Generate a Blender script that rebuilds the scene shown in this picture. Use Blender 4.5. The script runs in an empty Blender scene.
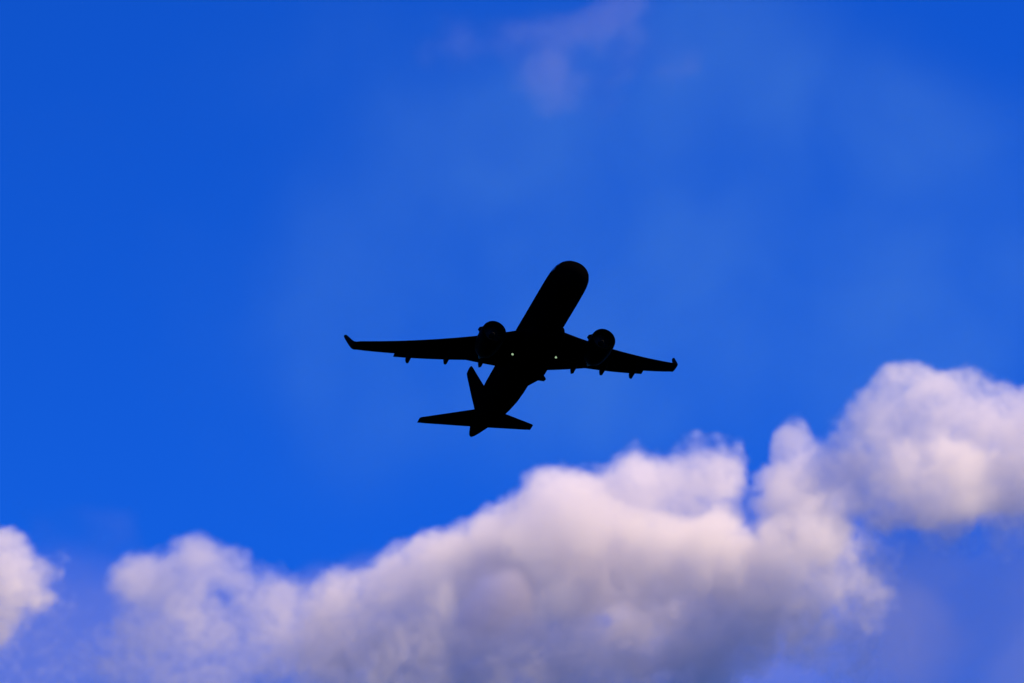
import bpy, math, random
import numpy as np
from mathutils import Vector, Matrix

scene = bpy.context.scene
C = scene.collection
R = math.radians

# ---------------------------------------------------------------- camera, sky, sun, exposure
CAM_POS = Vector((0.0, 0.0, 1.7))
ELEV = R(20.0)
FPX = 4320.0                                   # focal length in pixels of a 1024 px wide picture
cam_data = bpy.data.cameras.new('camera')
cam_data.sensor_width = 36.0
cam_data.lens = FPX * 36.0 / 1024.0
cam_data.clip_start = 1.0
cam_data.clip_end = 30000.0
cam = bpy.data.objects.new('camera', cam_data)
cam.location = CAM_POS
cam.rotation_euler = (math.pi / 2 + ELEV, 0, 0)
C.objects.link(cam)
scene.camera = cam

SUN_ELEV, SUN_AZ = R(50.0), R(104.0)           # azimuth from +Y (the view) towards +X
sun_dir = Vector((math.sin(SUN_AZ) * math.cos(SUN_ELEV), math.cos(SUN_AZ) * math.cos(SUN_ELEV), math.sin(SUN_ELEV)))
sun_data = bpy.data.lights.new('sun', 'SUN')
sun_data.energy = 5.0
sun_data.angle = R(0.5)
sun_data.color = (1.0, 0.74, 0.37)
sun = bpy.data.objects.new('sun', sun_data)
sun.rotation_euler = (-sun_dir).to_track_quat('-Z', 'Y').to_euler()
sun.location = (0, 0, 3000)
C.objects.link(sun)

world = bpy.data.worlds.new('World')
scene.world = world
world.use_nodes = True
wn = world.node_tree
for n in list(wn.nodes):
    wn.nodes.remove(n)
sky = wn.nodes.new('ShaderNodeTexSky')
sky.sky_type = 'NISHITA'
sky.sun_disc = False
sky.sun_elevation = SUN_ELEV
sky.sun_rotation = SUN_AZ
sky.altitude = 0.0
sky.air_density = 1.0
sky.dust_density = 0.0
sky.ozone_density = 4.0
tint = wn.nodes.new('ShaderNodeMix'); tint.data_type = 'RGBA'; tint.blend_type = 'MULTIPLY'
tint.inputs['Factor'].default_value = 1.0
tint.inputs['B'].default_value = (0.045, 0.45, 1.66, 1)     # deep polarised blue of the picture
bg = wn.nodes.new('ShaderNodeBackground')
bg.inputs['Strength'].default_value = 0.071
wo = wn.nodes.new('ShaderNodeOutputWorld')
wn.links.new(sky.outputs[0], tint.inputs['A'])
wn.links.new(tint.outputs['Result'], bg.inputs['Color'])
wn.links.new(bg.outputs[0], wo.inputs['Surface'])

scene.render.engine = 'CYCLES'
scene.view_settings.view_transform = 'Standard'
scene.view_settings.look = 'None'
scene.view_settings.exposure = 0.50
scene.view_settings.gamma = 1.0
scene.cycles.use_denoising = True
scene.cycles.max_bounces = 12
scene.cycles.volume_bounces = 10
scene.cycles.volume_step_rate = 1.0
scene.cycles.volume_max_steps = 256
scene.cycles.use_adaptive_sampling = True
scene.cycles.adaptive_threshold = 0.02

# ---------------------------------------------------------------- helpers
def tag(o, label=None, cat=None, group=None, kind=None):
    if label: o['label'] = label
    if cat: o['category'] = cat
    if group: o['group'] = group
    if kind: o['kind'] = kind
    return o

def mesh_obj(name, verts, faces, mat, parent=None, smooth=True, sharp=None):
    me = bpy.data.meshes.new(name)
    me.from_pydata([tuple(v) for v in verts], [], faces)
    me.validate()
    import bmesh
    bm = bmesh.new(); bm.from_mesh(me)
    bmesh.ops.remove_doubles(bm, verts=bm.verts, dist=1e-5)
    bmesh.ops.recalc_face_normals(bm, faces=bm.faces)
    if smooth:
        for f in bm.faces: f.smooth = True
        lim = sharp if sharp is not None else R(40)
        for e in bm.edges:
            if len(e.link_faces) == 2 and e.calc_face_angle(0) > lim: e.smooth = False
    bm.to_mesh(me); bm.free()
    me.materials.append(mat)
    o = bpy.data.objects.new(name, me)
    C.objects.link(o)
    if parent: o.parent = parent
    return o

def P(s, l, z):
    """aircraft station (metres aft of the nose), metres to its left, metres up -> local point"""
    return Vector((17.0 - s, l, z))

def loft(rings, cap0=True, cap1=True):
    v, f = [], []
    n = len(rings[0])
    for r in rings: v += r
    for i in range(len(rings) - 1):
        for j in range(n):
            a, b = i * n + j, i * n + (j + 1) % n
            f.append((a, b, b + n, a + n))
    if cap0: f.append(tuple(range(n))[::-1])
    if cap1: f.append(tuple(range((len(rings) - 1) * n, len(rings) * n)))
    return v, f

# ---------------------------------------------------------------- materials
def paint(name, col, rough=0.35, metal=0.0, spec=0.12):
    m = bpy.data.materials.new(name); m.use_nodes = True
    nt = m.node_tree; b = nt.nodes['Principled BSDF']
    b.inputs['Roughness'].default_value = rough
    b.inputs['Metallic'].default_value = metal
    b.inputs['Specular IOR Level'].default_value = spec
    tc = nt.nodes.new('ShaderNodeTexCoord')
    nz = nt.nodes.new('ShaderNodeTexNoise'); nz.inputs['Scale'].default_value = 0.7; nz.inputs['Detail'].default_value = 6
    mp = nt.nodes.new('ShaderNodeMapping'); mp.inputs['Scale'].default_value = (0.35, 1.6, 1.6)
    nt.links.new(tc.outputs['Object'], mp.inputs[0]); nt.links.new(mp.outputs[0], nz.inputs['Vector'])
    cr = nt.nodes.new('ShaderNodeMix'); cr.data_type = 'RGBA'
    cr.inputs['A'].default_value = (*[c * 0.8 for c in col], 1)
    cr.inputs['B'].default_value = (*[min(1, c * 1.15) for c in col], 1)
    nt.links.new(nz.outputs[0], cr.inputs['Factor'])
    nt.links.new(cr.outputs['Result'], b.inputs['Base Color'])
    mr = nt.nodes.new('ShaderNodeMapRange')
    mr.inputs['To Min'].default_value = max(0, rough - 0.06); mr.inputs['To Max'].default_value = rough + 0.1
    nt.links.new(nz.outputs[0], mr.inputs['Value']); nt.links.new(mr.outputs[0], b.inputs['Roughness'])
    return m

M_BODY = paint('body_silhouette_black', (0.0010, 0.0009, 0.0012), 0.5, 0.0, 0.0)  # near-black body, wings and engines: backlit silhouette shade put into the base colour
M_WING = paint('wing_silhouette_black', (0.0010, 0.0009, 0.0012), 0.6, 0.0, 0.004)
M_ENG = paint('engine_silhouette_black', (0.0010, 0.0009, 0.0012), 0.5, 0.0, 0.004)
M_LIP = paint('trim_silhouette_black', (0.001, 0.001, 0.0012), 0.6, 0.0, 0.0)  # inlet lips and lamp housings blackened too, so the silhouette stays unlit
M_FAN = paint('fan_metal', (0.012, 0.012, 0.013), 0.5, 0.5)
M_GLASS = paint('cockpit_glass', (0.004, 0.004, 0.006), 0.05, 0.0, 0.5)
M_HOT = paint('exhaust_metal', (0.02, 0.017, 0.015), 0.5, 0.8)
def lamp_mat(name, col, st):
    m = bpy.data.materials.new(name); m.use_nodes = True
    b = m.node_tree.nodes['Principled BSDF']
    b.inputs['Base Color'].default_value = (0.3, 0.3, 0.3, 1)
    b.inputs['Emission Color'].default_value = (*col, 1)
    b.inputs['Emission Strength'].default_value = st
    return m
M_LAMP = lamp_mat('landing_lamp', (0.60, 0.88, 0.50), 0.42)

# fuselage paint carries the row of cabin windows (a pattern in the skin)
def add_cabin_windows(m):
    nt = m.node_tree; b = nt.nodes['Principled BSDF']
    tc = nt.nodes.new('ShaderNodeTexCoord'); sp = nt.nodes.new('ShaderNodeSeparateXYZ')
    nt.links.new(tc.outputs['Object'], sp.inputs[0])
    def math_(op, a, b_=None):
        n = nt.nodes.new('ShaderNodeMath'); n.operation = op
        for i, q in enumerate((a, b_)):
            if q is None: continue
            if isinstance(q, (int, float)): n.inputs[i].default_value = q
            else: nt.links.new(q, n.inputs[i])
        return n.outputs[0]
    fx = math_('ABSOLUTE', math_('SUBTRACT', math_('FRACT', math_('DIVIDE', sp.outputs[0], 0.533)), 0.5))
    inx = math_('LESS_THAN', fx, 0.23)
    inz = math_('LESS_THAN', math_('ABSOLUTE', math_('SUBTRACT', sp.outputs[2], 0.52)), 0.17)
    lim = math_('MULTIPLY', math_('LESS_THAN', sp.outputs[0], 11.5), math_('GREATER_THAN', sp.outputs[0], -12.5))
    k = math_('MULTIPLY', math_('MULTIPLY', inx, inz), lim)
    src = b.inputs['Roughness'].links[0].from_socket
    mx = nt.nodes.new('ShaderNodeMix'); mx.data_type = 'FLOAT'
    nt.links.new(k, mx.inputs[0]); nt.links.new(src, mx.inputs[2]); mx.inputs[3].default_value = 0.03
    nt.links.new(mx.outputs[0], b.inputs['Roughness'])
add_cabin_windows(M_BODY)

# ---------------------------------------------------------------- airliner
plane = bpy.data.objects.new('airliner', None)
C.objects.link(plane)
tag(plane, 'black silhouetted twin-engine airliner climbing above the clouds with two small landing lights lit', 'airliner')
R_CAM = Matrix(((0.28711531, 0.9539274, -0.0871052),
                (0.48914694, -0.06782313, 0.8695604),
                (0.82358975, -0.29227135, -0.48608373)))
T_CAM = Vector((1.5973423, -0.71561977, -438.74523308))
cam_m = Matrix.Rotation(math.pi / 2 + ELEV, 3, 'X')
rot = cam_m @ R_CAM
pos = CAM_POS + cam_m @ T_CAM
plane.matrix_world = Matrix.Translation(pos) @ rot.to_4x4()

# fuselage
FUS = [(0.0, -.66, .03, .03), (.06, -.66, .30, .28), (.2, -.64, .56, .52), (.5, -.58, .92, .86), (.9, -.46, 1.27, 1.20), (1.4, -.34, 1.54, 1.50),
       (2.0, -.20, 1.74, 1.78), (2.7, -.09, 1.86, 1.95), (3.5, -.03, 1.93, 2.02), (4.6, 0, 1.96, 2.05), (6, 0, 1.975, 2.07),
       (10, 0, 1.975, 2.07), (14, 0, 1.975, 2.07), (18, 0, 1.975, 2.07), (22, 0, 1.975, 2.07), (24, .02, 1.965, 2.05), (26, .08, 1.92, 1.99),
       (28, .20, 1.78, 1.86), (30, .36, 1.56, 1.64), (32, .54, 1.26, 1.37), (34, .72, .92, 1.05), (35.5, .84, .64, .78),
       (36.7, .92, .38, .50), (37.3, .96, .22, .30), (37.5, .97, .12, .18)]
def fus_at(s):
    for a, b in zip(FUS, FUS[1:]):
        if a[0] <= s <= b[0]:
            t = (s - a[0]) / (b[0] - a[0])
            return tuple(a[i] + (b[i] - a[i]) * t for i in (1, 2, 3))
    return FUS[-1][1:]
N = 48
rings = [[P(s, w * math.cos(2 * math.pi * j / N), zc + h * math.sin(2 * math.pi * j / N)) for j in range(N)] for s, zc, w, h in FUS]
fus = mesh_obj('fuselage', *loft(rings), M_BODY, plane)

# belly fairing, bulging below and beside the wing root
def super_ring(s, zc, w, h, p=2.6, n=40):
    r = []
    for j in range(n):
        a = 2 * math.pi * j / n
        c, q = math.cos(a), math.sin(a)
        r.append(P(s, w * math.copysign(abs(c) ** (2 / p), c), zc + h * math.copysign(abs(q) ** (2 / p), q)))
    return r
BF = [(9.6, -1.55, 1.0, .35), (10.3, -1.55, 1.7, .70), (11.2, -1.55, 2.03, .95), (12.5, -1.55, 2.14, 1.05), (16, -1.55, 2.18, 1.08),
      (18.4, -1.5, 2.22, 1.12), (19.5, -1.42, 2.10, 1.08), (20.6, -1.3, 1.75, .95), (21.8, -1.25, 1.2, .80), (22.6, -1.2, .6, .7)]
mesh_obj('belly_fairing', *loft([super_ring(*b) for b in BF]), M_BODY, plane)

# cockpit windows: six panes set proud of the nose skin
def pane(s0, s1, a0, a1, lift=0.012, slant=0.0):
    n = 5; top, bot = [], []
    for i in range(n + 1):
        for j in range(n + 1):
            a = a0 + (a1 - a0) * j / n
            s = s0 + (s1 - s0) * i / n + slant * (a - a0)
            zc, w, h = fus_at(s)
            for lst, k in ((top, lift), (bot, -0.02)):
                lst.append(P(s, (w + k) * math.cos(a), zc + (h + k) * math.sin(a)))
    v = top + bot; f = []; m = n + 1; K = m * m
    for i in range(n):
        for j in range(n):
            a = i * m + j
            f.append((a, a + 1, a + m + 1, a + m)); f.append((K + a, K + a + m, K + a + m + 1, K + a + 1))
    for i in range(n):
        for a, b in ((i, i + 1), (n * m + i, n * m + i + 1), (i * m, i * m + m), (i * m + n, i * m + m + n)):
            f.append((a, b, K + b, K + a))
    return v, f
for sgn in (0, 1):
    for s0, s1, a0, a1 in ((1.75, 2.55, 88, 64), (1.95, 2.75, 62, 42), (2.3, 3.1, 40, 24)):
        if sgn: a0, a1 = 180 - a0, 180 - a1
        mesh_obj('cockpit_window', *pane(s0, s1, R(a0), R(a1)), M_GLASS, plane)

# wings
def airfoil(chord, thick, n=14):
    """closed outline: list of (x aft, z) from trailing edge over the top to the nose and back"""
    up, lo = [], []
    for i in range(n + 1):
        x = 0.5 * (1 - math.cos(math.pi * i / n))
        y = 5 * thick * (0.2969 * math.sqrt(x) - 0.126 * x - 0.3516 * x * x + 0.2843 * x ** 3 - 0.1036 * x ** 4)
        up.append((x * chord, (y * 1.1) * chord)); lo.append((x * chord, (-y * 0.9) * chord))
    return up[::-1] + lo[1:-1]
def wing_z(y):
    d = max(y - 2.0, -1.2); return -1.22 + 0.043 * d + 0.0066 * d * abs(d)
LE = lambda y: 11.45 + 0.536 * (y - 1.98)
def TE(y):
    if y < 6.35: return 18.25 + (17.75 - 18.25) * (y - 1.0) / 5.35 
    return 17.75 + (21.12 - 17.75) * (y - 6.35) / (16.95 - 6.35)
def wing_section(y, sg, thick, le=None, te=None, z=None, tilt=0.0, chordwise=True):
    le = LE(y) if le is None else le; te = TE(y) if te is None else te; z = wing_z(y) if z is None else z
    return [P(le + x, sg * (y + q * math.sin(tilt)), z + q * math.cos(tilt) - 0.025 * (te - le) * (x / (te - le) - .4) * 1.2)
            for x, q in airfoil(te - le, thick)]
for sg in (1, -1):
    ys = [0.6, 2, 4, 6.35, 8, 10, 12, 13.4, 15, 16.4, 16.9]
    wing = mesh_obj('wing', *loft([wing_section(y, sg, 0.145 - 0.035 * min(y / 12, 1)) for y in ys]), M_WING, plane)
    # slat along the leading edge, slightly extended
    sec = []
    for y in (6.9, 9, 12, 15, 16.3):
        c = TE(y) - LE(y); z = wing_z(y)
        sec.append([P(LE(y) + (x - 0.10), sg * y, z + q - 0.06) for x, q in airfoil(0.42, 0.30, 6)])
    mesh_obj('slat', *loft(sec), M_WING, wing)
    # trailing flaps, a little extended for the climb
    for a, b in ((2.05, 6.36), (6.36, 13.3)):
        sec = []
        for k in range(5):
            y = a + (b - a) * k / 4; c = 1.35 - 0.05 * (y - 2); ext = 0.40
            s1 = TE(y) + ext; z1 = wing_z(y) - 0.16 - 0.03 * c
            sec.append([P(s1 - c + x, sg * y, z1 + 0.05 + q - 0.11 * x) for x, q in airfoil(c, 0.13, 8)])
        mesh_obj('flap', *loft(sec), M_WING, wing)
    # aileron
    sec = [[P(TE(y) - 0.42 + x, sg * y, wing_z(y) - 0.02 + q) for x, q in airfoil(0.46, 0.12, 6)] for y in (13.55, 15, 16.3)]
    mesh_obj('aileron', *loft(sec), M_WING, wing)
    # curved winglet
    y0, z0 = 16.9, wing_z(16.9)
    prof = [(16.9, 0.0, 19.45, 21.10, 0), (17.08, 0.05, 19.62, 21.22, 18), (17.24, 0.16, 19.85, 21.32, 40), (17.36, 0.36, 20.12, 21.45, 58),
            (17.46, 0.75, 20.5, 21.68, 72), (17.55, 1.3, 21.0, 22.0, 78), (17.64, 1.85, 21.5, 22.3, 80), (17.68, 2.12, 21.9, 22.42, 80), (17.70, 2.22, 22.2, 22.46, 80)]
    sec = [wing_section(y, sg, 0.11 if i < 4 else 0.09, le, te, z0 + dz, -R(t)) for i, (y, dz, le, te, t) in enumerate(prof)]
    mesh_obj('winglet', *loft(sec), M_WING, wing)
    # flap track fairings, slender canoes drooping behind the trailing edge
    for y, s_end, z_end, ln in ((4.92, 18.55, -1.78, 3.2), (8.32, 19.30, -1.25, 3.0), (11.96, 20.42, -0.74, 2.6)):
        rr = []
        z_front = wing_z(y) - 0.28
        for k in range(13):
            t = k / 12
            rad = 0.31 * (math.sin(math.pi * min(0.68, t * 0.9 + 0.03)) ** 0.6 if t < 0.86 else 0.25 * 0 + max(0.06, (1 - t) / 0.14 * 0.85))
            zz = z_front + (z_end + 0.08 - z_front) * t ** 1.5
            s = s_end - ln + ln * t
            rr.append([P(s, sg * (y + rad * 0.75 * math.cos(q)), zz + 1.35 * rad * math.sin(q)) for q in [2 * math.pi * j / 16 for j in range(16)]])
        mesh_obj('flap_track_fairing', *loft(rr), M_WING, wing)

# engines under the wings
def turned(prof, cs, cy, cz, n=48, closed=True):
    v, f = [], []
    for s, r in prof:
        for j in range(n):
            a = 2 * math.pi * j / n
            v.append(P(cs + s, cy + r * math.cos(a), cz + r * math.sin(a)))
    m = len(prof)
    for i in range(m if closed else m - 1):
        k = (i + 1) % m
        for j in range(n):
            f.append((i * n + j, i * n + (j + 1) % n, k * n + (j + 1) % n, k * n + j))
    return v, f
for sg in (1, -1):
    cy, cz, cs = sg * 5.75, -2.28, 10.15
    prof = [(0.03, 1.10), (0.0, 1.145), (0.04, 1.19), (0.2, 1.235), (0.6, 1.275), (1.4, 1.30), (2.4, 1.26), (3.1, 1.16), (3.7, 1.02), (3.75, 0.99),
            (3.0, 1.0), (1.6, 1.03), (0.9, 1.03), (0.4, 1.04), (0.15, 1.06)]
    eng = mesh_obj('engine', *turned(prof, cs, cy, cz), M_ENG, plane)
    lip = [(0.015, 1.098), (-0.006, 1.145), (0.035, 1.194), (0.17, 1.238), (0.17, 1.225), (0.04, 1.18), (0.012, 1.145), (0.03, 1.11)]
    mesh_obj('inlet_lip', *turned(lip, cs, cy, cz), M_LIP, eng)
    # fan: disc of twisted blades around a spinner
    v, f = [], []
    nb = 20
    for b in range(nb):
        a0 = 2 * math.pi * b / nb
        base = len(v)
        for k in range(4):
            r = 0.3 + (1.02 - 0.3) * k / 3; w = 0.10 + 0.09 * k / 3; tw = R(25 + 35 * k / 3)
            for side in (-1, 1):
                for th in (-0.008, 0.008):
                    da = side * w * math.sin(math.pi/2 - tw * .5) / r; ds = side * w * math.sin(tw) * 0.8
                    a = a0 + da
                    v.append(P(cs + 1.05 + ds + th, cy + r * math.cos(a), cz + r * math.sin(a)))
        for k in range(3):
            q = base + 4 * k
            f += [(q, q + 2, q + 6, q + 4), (q + 1, q + 5, q + 7, q + 3), (q, q + 4, q + 5, q + 1), (q + 2, q + 3, q + 7, q + 6)]
        f += [(base, base + 1, base + 3, base + 2), (base + 12, base + 14, base + 15, base + 13)]
    mesh_obj('fan', v, f, M_FAN, eng)
    mesh_obj('spinner', *turned([(0.35, 0.01), (0.45, 0.12), (0.7, 0.24), (1.0, 0.32), (1.35, 0.36), (1.35, 0.01)], cs, cy, cz, 32), M_FAN, eng)
    mesh_obj('exhaust_core', *turned([(1.45, 1.01), (1.50, 0.2), (3.2, 0.45), (3.6, 0.72), (4.6, 0.50), (4.62, 0.40), (5.6, 0.05), (5.62, 0.01), (1.4, 0.01), (1.4, 1.01)], cs, cy, cz, 32), M_HOT, eng)
    # strake: a small fin on the cowl shoulder, facing outboard on one engine and inboard on the other
    ang = R(136) 
    v = []
    for ds, r in ((0.75, 1.27), (1.95, 1.24), (1.75, 1.58), (1.25, 1.56)):
        for th in (-0.02, 0.02):
            a = ang + th
            v.append(P(cs + ds, cy + r * math.cos(a), cz + r * math.sin(a)))
    mesh_obj('strake', v, [(0, 2, 4, 6), (1, 7, 5, 3), (0, 1, 3, 2), (2, 3, 5, 4), (4, 5, 7, 6), (6, 7, 1, 0)], M_ENG, eng, smooth=False)
    # pylon
    v = []
    rr = []
    for s, zt, zb, w in ((11.2, -1.12, -1.3, .05), (12.2, -.95, -1.4, .2), (13.6, -.95, -1.6, .24), (15.2, -1.15, -1.7, .22), (16.6, -1.25, -1.55, .06)):
        rr.append([P(s, cy + a * w, z) for a, z in ((-1, zb), (1, zb), (1, (zb + zt) / 2), (1, zt), (-1, zt), (-1, (zb + zt) / 2))])
    mesh_obj('pylon', *loft(rr), M_WING, plane)

# tail planes and fin
for sg in (1, -1):
    sec = []
    for k in range(6):
        t = k / 5; y = 0.3 + (6.05 - 0.3) * t
        le = 31.05 + 3.85 * t; te = 35.15 + 1.0 * t; z = 0.72 + 0.60 * t
        sec.append([P(le + x, sg * y, z + q) for x, q in airfoil(te - le, 0.10)])
    sec.append([P(35.10 + x, sg * 6.22, 1.34 + q) for x, q in airfoil(1.10, 0.07)])
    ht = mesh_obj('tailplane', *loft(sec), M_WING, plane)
    sec = []
    for k in range(4):
        t = 0.06 + 0.88 * k / 3; y = 0.3 + 5.75 * t
        te = 35.15 + 1.0 * t; z = 0.72 + 0.60 * t; c = 1.1 - 0.5 * t
        sec.append([P(te - c + 0.03 + x, sg * y, z + q) for x, q in airfoil(c, 0.10, 6)])
    mesh_obj('elevator', *loft(sec), M_WING, ht)
sec = []
FIN = [(1.2, 28.6, 34.9), (2.05, 29.9, 35.1), (2.5, 30.7, 35.25), (4, 31.9, 35.75), (6, 33.45, 36.35), (7.6, 34.68, 36.80), (7.95, 34.98, 36.88), (8.1, 35.3, 36.88)]
for z, le, te in FIN:
    sec.append([P(le + x, q, z) for x, q in airfoil(te - le, 0.09 if z > 2.2 else 0.07)])
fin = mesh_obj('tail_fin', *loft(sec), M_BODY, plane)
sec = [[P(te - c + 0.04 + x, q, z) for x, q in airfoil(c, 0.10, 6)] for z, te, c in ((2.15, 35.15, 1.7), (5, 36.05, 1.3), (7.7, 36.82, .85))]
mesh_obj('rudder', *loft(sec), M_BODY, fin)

# landing lights under the wing roots, the half-closed gear door, small aerials
for sg, dz in ((1, 0), (-1, 0)):
    rr = []
    c0 = P(15.30, sg * 2.22, -2.03 if False else -1.78)
    hd = mesh_obj('landing_light', *turned([(0.0, 0.02), (0.0, 0.17), (0.10, 0.19), (0.35, 0.12), (0.4, 0.02)], 15.3, sg * 2.3, -1.80, 20), M_LIP, plane)
    mesh_obj('lamp', *turned([(-0.06, 0.01), (-0.045, 0.08), (-0.01, 0.12), (0.0, 0.12), (0.0, 0.01)], 15.3, sg * 2.3, -1.80, 20), M_LAMP, hd)
door = [P(16.9, 1.15, -2.48), P(18.9, 1.15, -2.48), P(18.7, 1.98, -2.66), P(18.2, 2.05, -2.68)]
v = []
for p in door: v += [p, p + Vector((0, 0.02, -0.07))]
mesh_obj('gear_door', v, [(0, 2, 4, 6), (1, 7, 5, 3), (0, 1, 3, 2), (2, 3, 5, 4), (4, 5, 7, 6), (6, 7, 1, 0)], M_WING, plane, smooth=False)
for s, z, up in ((7.5, 2.05, 1), (13.0, 2.05, 1), (7.8, -2.05, -1)):
    v = []
    for ds, dz in ((0, 0), (0.45, 0), (0.38, 0.32), (0.2, 0.32)):
        v += [P(s + ds, -0.02, z + up * dz), P(s + ds, 0.02, z + up * dz)]
    mesh_obj('aerial', v, [(0, 2, 4, 6), (1, 7, 5, 3), (0, 1, 3, 2), (2, 3, 5, 4), (4, 5, 7, 6), (6, 7, 1, 0)], M_BODY, plane, smooth=False)

# ---------------------------------------------------------------- clouds: real volumes about 2.5 km away
DIST = 2500.0
MPP = DIST / FPX                               # metres per picture pixel at that distance
def at(px, py, depth=0.0):
    d = cam_m @ Vector(((px - 512) / FPX, (341.5 - py) / FPX, -1.0))
    return np.array(CAM_POS + d * (DIST + depth))

rng = np.random.default_rng(7)
LAT = rng.random((64, 64, 64)).astype(np.float32)
def vnoise(x, y, z):
    xi, yi, zi = np.floor(x).astype(int), np.floor(y).astype(int), np.floor(z).astype(int)
    fx, fy, fz = x - xi, y - yi, z - zi
    fx, fy, fz = [t * t * t * (t * (t * 6 - 15) + 10) for t in (fx, fy, fz)]
    g = lambda a, b, c: LAT[(xi + a) & 63, (yi + b) & 63, (zi + c) & 63]
    l = lambda a, b, t: a + (b - a) * t
    return l(l(l(g(0, 0, 0), g(1, 0, 0), fx), l(g(0, 1, 0), g(1, 1, 0), fx), fy),
             l(l(g(0, 0, 1), g(1, 0, 1), fx), l(g(0, 1, 1), g(1, 1, 1), fx), fy), fz)
def fbm(p, size, octs=4, gain=0.5, billow=False):
    o, a, tot = 0, 1.0, 0
    for k in range(octs):
        q = p / size * 2 ** k + 17.3 * k
        n = vnoise(q[..., 0], q[..., 1], q[..., 2])
        if billow: n = 1 - np.abs(2 * n - 1)
        o = o + a * n; tot += a; a *= gain
    return o / tot


def cloud_material(name, obj, density, lo, hi, col, res, rad, aniso=0.2, nsize=16.0, namp=0.58):
    m = bpy.data.materials.new(name); m.use_nodes = True
    nt = m.node_tree
    for n in list(nt.nodes): nt.nodes.remove(n)
    out = nt.nodes.new('ShaderNodeOutputMaterial')
    pv = nt.nodes.new('ShaderNodeVolumePrincipled')
    pv.inputs['Color'].default_value = (*col, 1)
    pv.inputs['Anisotropy'].default_value = aniso
    pd = nt.nodes.new('ShaderNodeTexPointDensity')         # soft field grown around the droplets stored as loose vertices of the cloud
    pd.point_source = 'OBJECT'; pd.object = obj
    pd.resolution = res; pd.radius = rad; pd.space = 'OBJECT'; pd.interpolation = 'Linear'
    mr = nt.nodes.new('ShaderNodeMapRange'); mr.clamp = True; mr.interpolation_type = 'SMOOTHSTEP'
    mr.inputs['From Min'].default_value = lo; mr.inputs['From Max'].default_value = hi
    mr.inputs['To Min'].default_value = 0; mr.inputs['To Max'].default_value = density
    tc = nt.nodes.new('ShaderNodeTexCoord')
    nz = nt.nodes.new('ShaderNodeTexNoise'); nz.inputs['Scale'].default_value = 1.0 / nsize; nz.inputs['Detail'].default_value = 5
    nz.inputs['Distortion'].default_value = 0.6
    nt.links.new(tc.outputs['Object'], nz.inputs['Vector'])
    mm = nt.nodes.new('ShaderNodeMapRange'); mm.clamp = True
    mm.inputs['From Min'].default_value = 0.35; mm.inputs['From Max'].default_value = 0.68
    mm.inputs['To Min'].default_value = 1.0 + 0.5 * namp; mm.inputs['To Max'].default_value = 1.0 - namp
    nt.links.new(nz.outputs[0], mm.inputs['Value'])
    ad = nt.nodes.new('ShaderNodeMath'); ad.operation = 'MULTIPLY'
    nt.links.new(pd.outputs['Density'], ad.inputs[0]); nt.links.new(mm.outputs[0], ad.inputs[1])
    nt.links.new(ad.outputs[0], mr.inputs['Value'])
    nt.links.new(mr.outputs[0], pv.inputs['Density'])
    nt.links.new(pv.outputs[0], out.inputs['Volume'])
    return m

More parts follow.
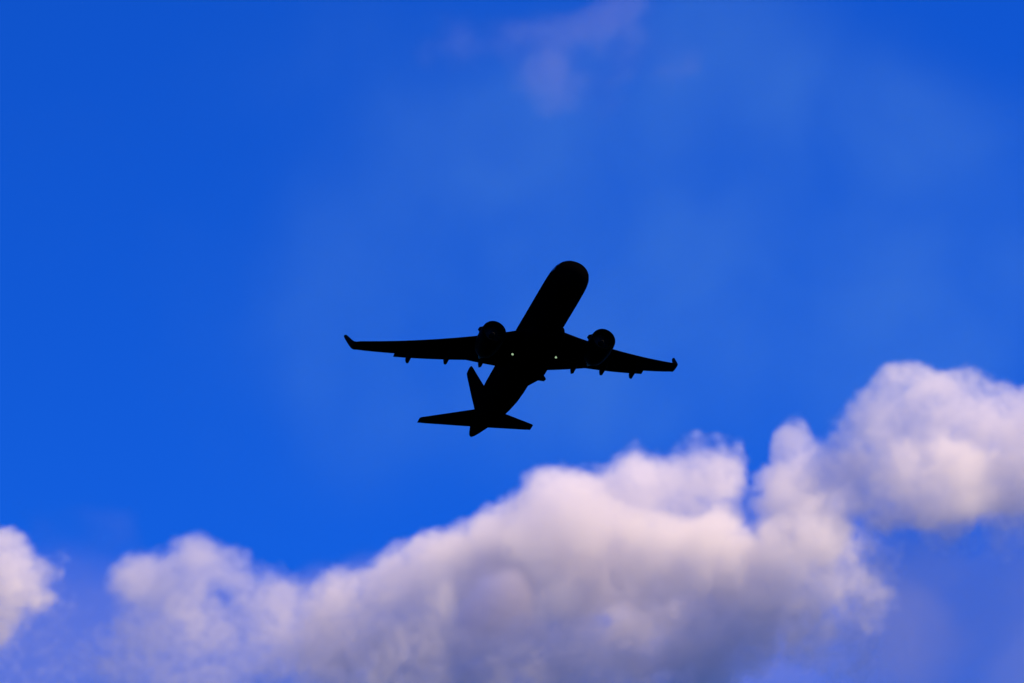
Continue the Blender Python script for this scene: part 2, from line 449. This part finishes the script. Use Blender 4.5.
def cloud(name, label, puffs, holes=(), sigma=0.05, step=2.7, rad=5.0, rough=0.62, size=46.0, res=128, per=1.6, hi=8.5, col=(0.987, 0.975, 0.99), thin=None, margin=12, group='cumulus clouds low in the sky', slope=2.0, bias=0.22, nsize=16.0, namp=0.58, kind=None, voxel=15.0):
    """puffs: (px, py, radius in px, depth in metres, weight). Each becomes a lumpy ball of droplets of real size and thickness."""
    cen = np.array([at(p[0], p[1], p[3]) for p in puffs]); rr = np.array([p[2] * MPP for p in puffs]); ww = np.array([p[4] for p in puffs])
    origin = cen.mean(0)
    lo = (cen - rr[:, None] * 1.35).min(0); hi_ = (cen + rr[:, None] * 1.35).max(0)
    ax = [np.arange(a, b, step) for a, b in zip(lo, hi_)]
    G = np.stack(np.meshgrid(*ax, indexing='ij'), -1).astype(np.float32).reshape(-1, 3)
    G += (rng.random(G.shape) - 0.5).astype(np.float32) * step
    warp = np.stack([fbm(G + k * 91.7, size * 0.9, 3) - 0.5 for k in range(3)], -1) * size * 0.55
    W = G + warp
    F = np.full(len(G), -9.0, np.float32); D = np.zeros(len(G), np.float32); S = np.full(len(G), 1e-9, np.float32)
    for c, r, w in zip(cen, rr, ww):
        q = W - c.astype(np.float32)
        d = (1 - np.sqrt((q ** 2).sum(1)) / r)
        F = np.maximum(F, d) + 0.10 * np.exp(-np.abs(F - d) * 9)
        e = np.exp(np.clip(d, -3, 1) * 6); D += e * w; S += e
    D /= S
    n = fbm(G, size, 5, 0.55) - 0.5
    nb = fbm(G + 333, size * 0.6, 3, 0.5, True) - 0.55
    V = F + bias + rough * (1.5 * n + 0.35 * nb)
    for hx, hy, hr, hd, hw in holes:
        c = at(hx, hy, hd); d = 1 - np.sqrt(((W - c) ** 2).sum(1)) / (hr * MPP)
        V = V - hw * np.clip(d + 0.15, 0, 1)
    dens = np.clip(V * slope, 0, 1) * D
    cnt = np.floor(dens * per + rng.random(len(dens))).astype(int)
    pts = np.repeat(G, cnt, axis=0) + (rng.random((cnt.sum(), 3)) - 0.5) * step
    # keep droplets well inside the hull
    bm = __import__('bmesh').new()
    bmesh = __import__('bmesh')
    for c, r in zip(cen, rr):
        bmesh.ops.create_icosphere(bm, subdivisions=3, radius=float(r * 1.22 + margin), matrix=Matrix.Translation(Vector(c - origin)))
    me0 = bpy.data.meshes.new('tmp'); bm.to_mesh(me0); bm.free()
    tmp = bpy.data.objects.new('tmp', me0); C.objects.link(tmp)
    md = tmp.modifiers.new('r', 'REMESH'); md.mode = 'VOXEL'; md.voxel_size = voxel
    dg = bpy.context.evaluated_depsgraph_get(); dg.update()
    ev = tmp.evaluated_get(dg).to_mesh()
    hv = np.empty(len(ev.vertices) * 3, np.float32); ev.vertices.foreach_get('co', hv); hv = hv.reshape(-1, 3)
    faces = [tuple(p.vertices) for p in ev.polygons]
    tmp.evaluated_get(dg).to_mesh_clear(); bpy.data.objects.remove(tmp); bpy.data.meshes.remove(me0)
    # droplet positions join the hull mesh as loose vertices
    me = bpy.data.meshes.new(name)
    allv = np.vstack([hv, (pts - origin).astype(np.float32)])
    me.from_pydata(allv.tolist(), [], faces)
    o = bpy.data.objects.new(name, me); o.location = Vector(origin); C.objects.link(o)
    me.materials.append(cloud_material(name + '_vapour', o, sigma, 1.1, hi, col, res, rad, 0.2, nsize, namp))
    tag(o, label, 'cloud', group, kind)
    print('CLOUD', name, len(G), len(pts), len(hv))
    return o

cloud('cloud', 'small cream cloud cut off by the left edge of the sky',
      [(8, 556, 36, 0, 1), (-18, 575, 45, 10, 1), (20, 590, 40, -5, 1), (2, 622, 38, -10, .8), (36, 568, 24, 5, .7), (-30, 620, 50, 0, .8), (62, 556, 24, 0, .2),
       (70, 650, 60, 10, .12), (20, 660, 50, 0, .15), (60, 640, 50, 10, .1)], sigma=0.07)
cloud('cloud', 'pale lilac hump of cloud between the small edge cloud and the biggest cloud',
      [(197, 552, 36, 0, 1), (150, 578, 40, 0, 1), (236, 566, 32, 10, .9), (128, 622, 42, -10, .7), (190, 620, 56, -10, .6), (262, 622, 46, 0, .5),
       (130, 672, 48, -15, .5), (220, 685, 66, -10, .45), (310, 690, 50, 0, .45), (285, 616, 52, 10, .7), (315, 645, 50, 10, .7), (100, 655, 46, 10, .35), (60, 690, 50, 10, .25), (262, 590, 34, 10, .5)], sigma=0.035, namp=.4)
cloud('cloud', 'largest cloud, a broad cumulus rising rightwards with mauve-grey shade in its lower middle',
      [(336, 600, 34, 0, .8), (345, 650, 55, 0, .5), (370, 690, 60, 10, .5), (392, 588, 38, 0, 1), (438, 574, 40, 0, 1), (396, 640, 55, -10, .7), (465, 556, 40, 0, 1), (500, 530, 42, 5, 1), (545, 512, 43, 0, 1),
       (455, 665, 60, 0, .7), (600, 530, 50, -10, 1), (645, 484, 46, 0, 1), (698, 473, 43, 0, 1), (706, 520, 38, 0, 1), (660, 560, 56, -30, 1), (716, 555, 50, -40, 1),
       (600, 570, 50, -10, 1), (745, 590, 40, -15, .9), (560, 655, 58, -10, .75), (640, 655, 60, -5, .7), (712, 640, 56, -20, .8), (560, 590, 32, -34, .9), (542, 604, 18, -44, .7), (462, 570, 34, -30, 1), (440, 600, 34, -30, 1), (490, 548, 34, -25, 1), (530, 552, 34, -34, 1), (560, 540, 36, -30, 1),
       (488, 604, 56, 82, 1), (455, 618, 50, 70, 1), (525, 560, 42, 48, 1), (560, 578, 40, 42, 1), (540, 545, 44, 75, 1), (580, 560, 50, 75, 1), (420, 684, 54, -52, .45), (510, 694, 56, -52, .45), (600, 676, 52, -50, .5), (690, 656, 46, -48, .7), (756, 625, 42, -50, .85), (548, 548, 46, 20, 1), (560, 565, 38, 12, 1), (622, 618, 32, 0, .2), (600, 612, 28, 10, .2), (650, 605, 50, 40, .6), (500, 690, 60, 0, .7), (760, 655, 50, 0, .35), (590, 700, 60, 0, .4), (680, 700, 60, 0, .35), (780, 610, 44, 0, .6)],  # some rear puffs are hidden occluders, added to shade the hollow
      holes=[(484, 594, 44, -50, 1.8), (484, 594, 42, -25, 1.8), (486, 594, 34, 0, 1.4), (486, 596, 30, 24, 1.2), (464, 610, 26, -30, 1.4), (506, 616, 24, -30, 1.4), (462, 610, 24, 0, 1.2), (620, 616, 34, -45, .8), (640, 560, 18, -62, .6)], res=224, sigma=0.07, namp=.45)
cloud('cloud', 'ragged upright column of cloud between the biggest cloud and the large rounded lobe',
      [(792, 440, 26, 0, 1), (784, 480, 28, 10, 1), (812, 464, 32, 0, 1), (806, 520, 46, 10, 1), (800, 490, 30, -20, 1), (845, 480, 36, 10, .8), (815, 560, 48, -60, .9), (846, 598, 38, -70, .7),
       (790, 562, 44, -50, .9), (805, 625, 46, -60, .7), (868, 556, 34, -50, .4), (770, 600, 40, -40, .7), (850, 660, 40, -30, .4), (836, 515, 36, -40, .8)], sigma=0.05)
cloud('cloud', 'large bright rounded cloud cut off by the right edge of the sky',
      [(885, 444, 44, 0, 1), (915, 396, 38, 0, 1), (950, 400, 37, 0, 1), (985, 408, 38, 0, 1), (1022, 432, 46, 0, 1), (900, 484, 44, -25, 1), (955, 484, 50, -30, 1), (950, 445, 44, 10, 1), (990, 460, 50, 10, 1),
       (1020, 490, 48, -10, 1), (1065, 460, 60, 0, 1), (865, 478, 36, 10, .7), (862, 506, 34, 10, .4), (842, 458, 28, -10, .8), (940, 515, 40, 0, .3), (1010, 520, 40, 0, .3)], res=160, sigma=0.05, bias=.3, rough=.6)
cloud('cloud', 'shred of thin cloud under the large rounded lobe, blue-grey shade put into its vapour colour',
      [(900, 570, 70, 20, .5), (960, 600, 80, 20, .6), (1030, 590, 80, 20, .6), (940, 670, 70, 20, .7), (1005, 692, 46, 0, 2.2), (1060, 660, 80, 20, .6), (870, 640, 60, 20, .5)],
      sigma=0.0055, col=(.50, .54, .66), rough=0.4, size=70, rad=16, step=6, bias=0.35, namp=0.3, nsize=40)  # darkened vapour colour stands in for cloud shade
cloud('cloud_haze', 'haze of thin cloud filling the gaps between the cumulus along the bottom, its dim shade tinted into the vapour',
      [(x, y, r, 90 + 20 * ((x // 100) % 2), w) for x, y, r, w in ((-20, 665, 85, .8), (75, 650, 85, .6), (180, 665, 85, .8), (290, 660, 75, .9), (400, 665, 85, 1), (485, 625, 60, 1.6), (600, 665, 85, 1.2), (700, 660, 85, 1), (800, 655, 85, .9), (890, 660, 85, .6), (62, 520, 50, .10))],
      sigma=0.0030, col=(.72, .70, .80), rough=0.5, size=80, rad=16, step=6, bias=0.3, namp=0.4, nsize=50, group=None, kind='stuff', margin=20, voxel=25)  # dark-tinted vapour: the shadowed look of the haze is put into its colour
cloud('cloud', 'two faint pinkish wisps high above the airliner',
      [(538, 70, 32, 0, 1.7), (550, 92, 36, 0, 1.0), (520, 84, 24, 0, .5), (575, 24, 24, 0, 1.1), (604, 12, 24, 0, 1.2), (632, 4, 26, 0, 1.2), (545, 30, 24, 0, .6), (660, 30, 36, 0, .3), (690, 60, 40, 0, .25), (600, 60, 44, 0, .25), (440, 40, 44, 0, .25), (515, 40, 34, 0, .35), (560, 40, 40, 0, .3), (650, 50, 44, 0, .25), (590, 100, 44, 0, .2)],
      sigma=0.0034, rough=0.9, size=30, rad=11, step=5, bias=0.25, namp=0.5, nsize=30, group=None)
cloud('cloud_veil', 'faint veil of high thin cloud paling the sky to the right of the airliner',
      [(x, y, 230, 900 + 60 * ((x // 100) % 3), w) for x, y, w in ((120, 200, .25), (330, 60, .6), (330, 300, .9), (330, 440, .8), (520, 160, 1), (700, 60, 1), (700, 300, 1.2), (880, 160, 1.2), (900, 380, 1.2), (1060, 250, .9), (560, 400, 1.2))],
      sigma=0.0018, col=(0.28, 0.74, 1.0), rough=0.8, size=170, rad=45, step=20, bias=0.35, slope=1.0, hi=30, namp=0.4, nsize=120, group=None, kind='stuff', res=64, margin=60, voxel=60)
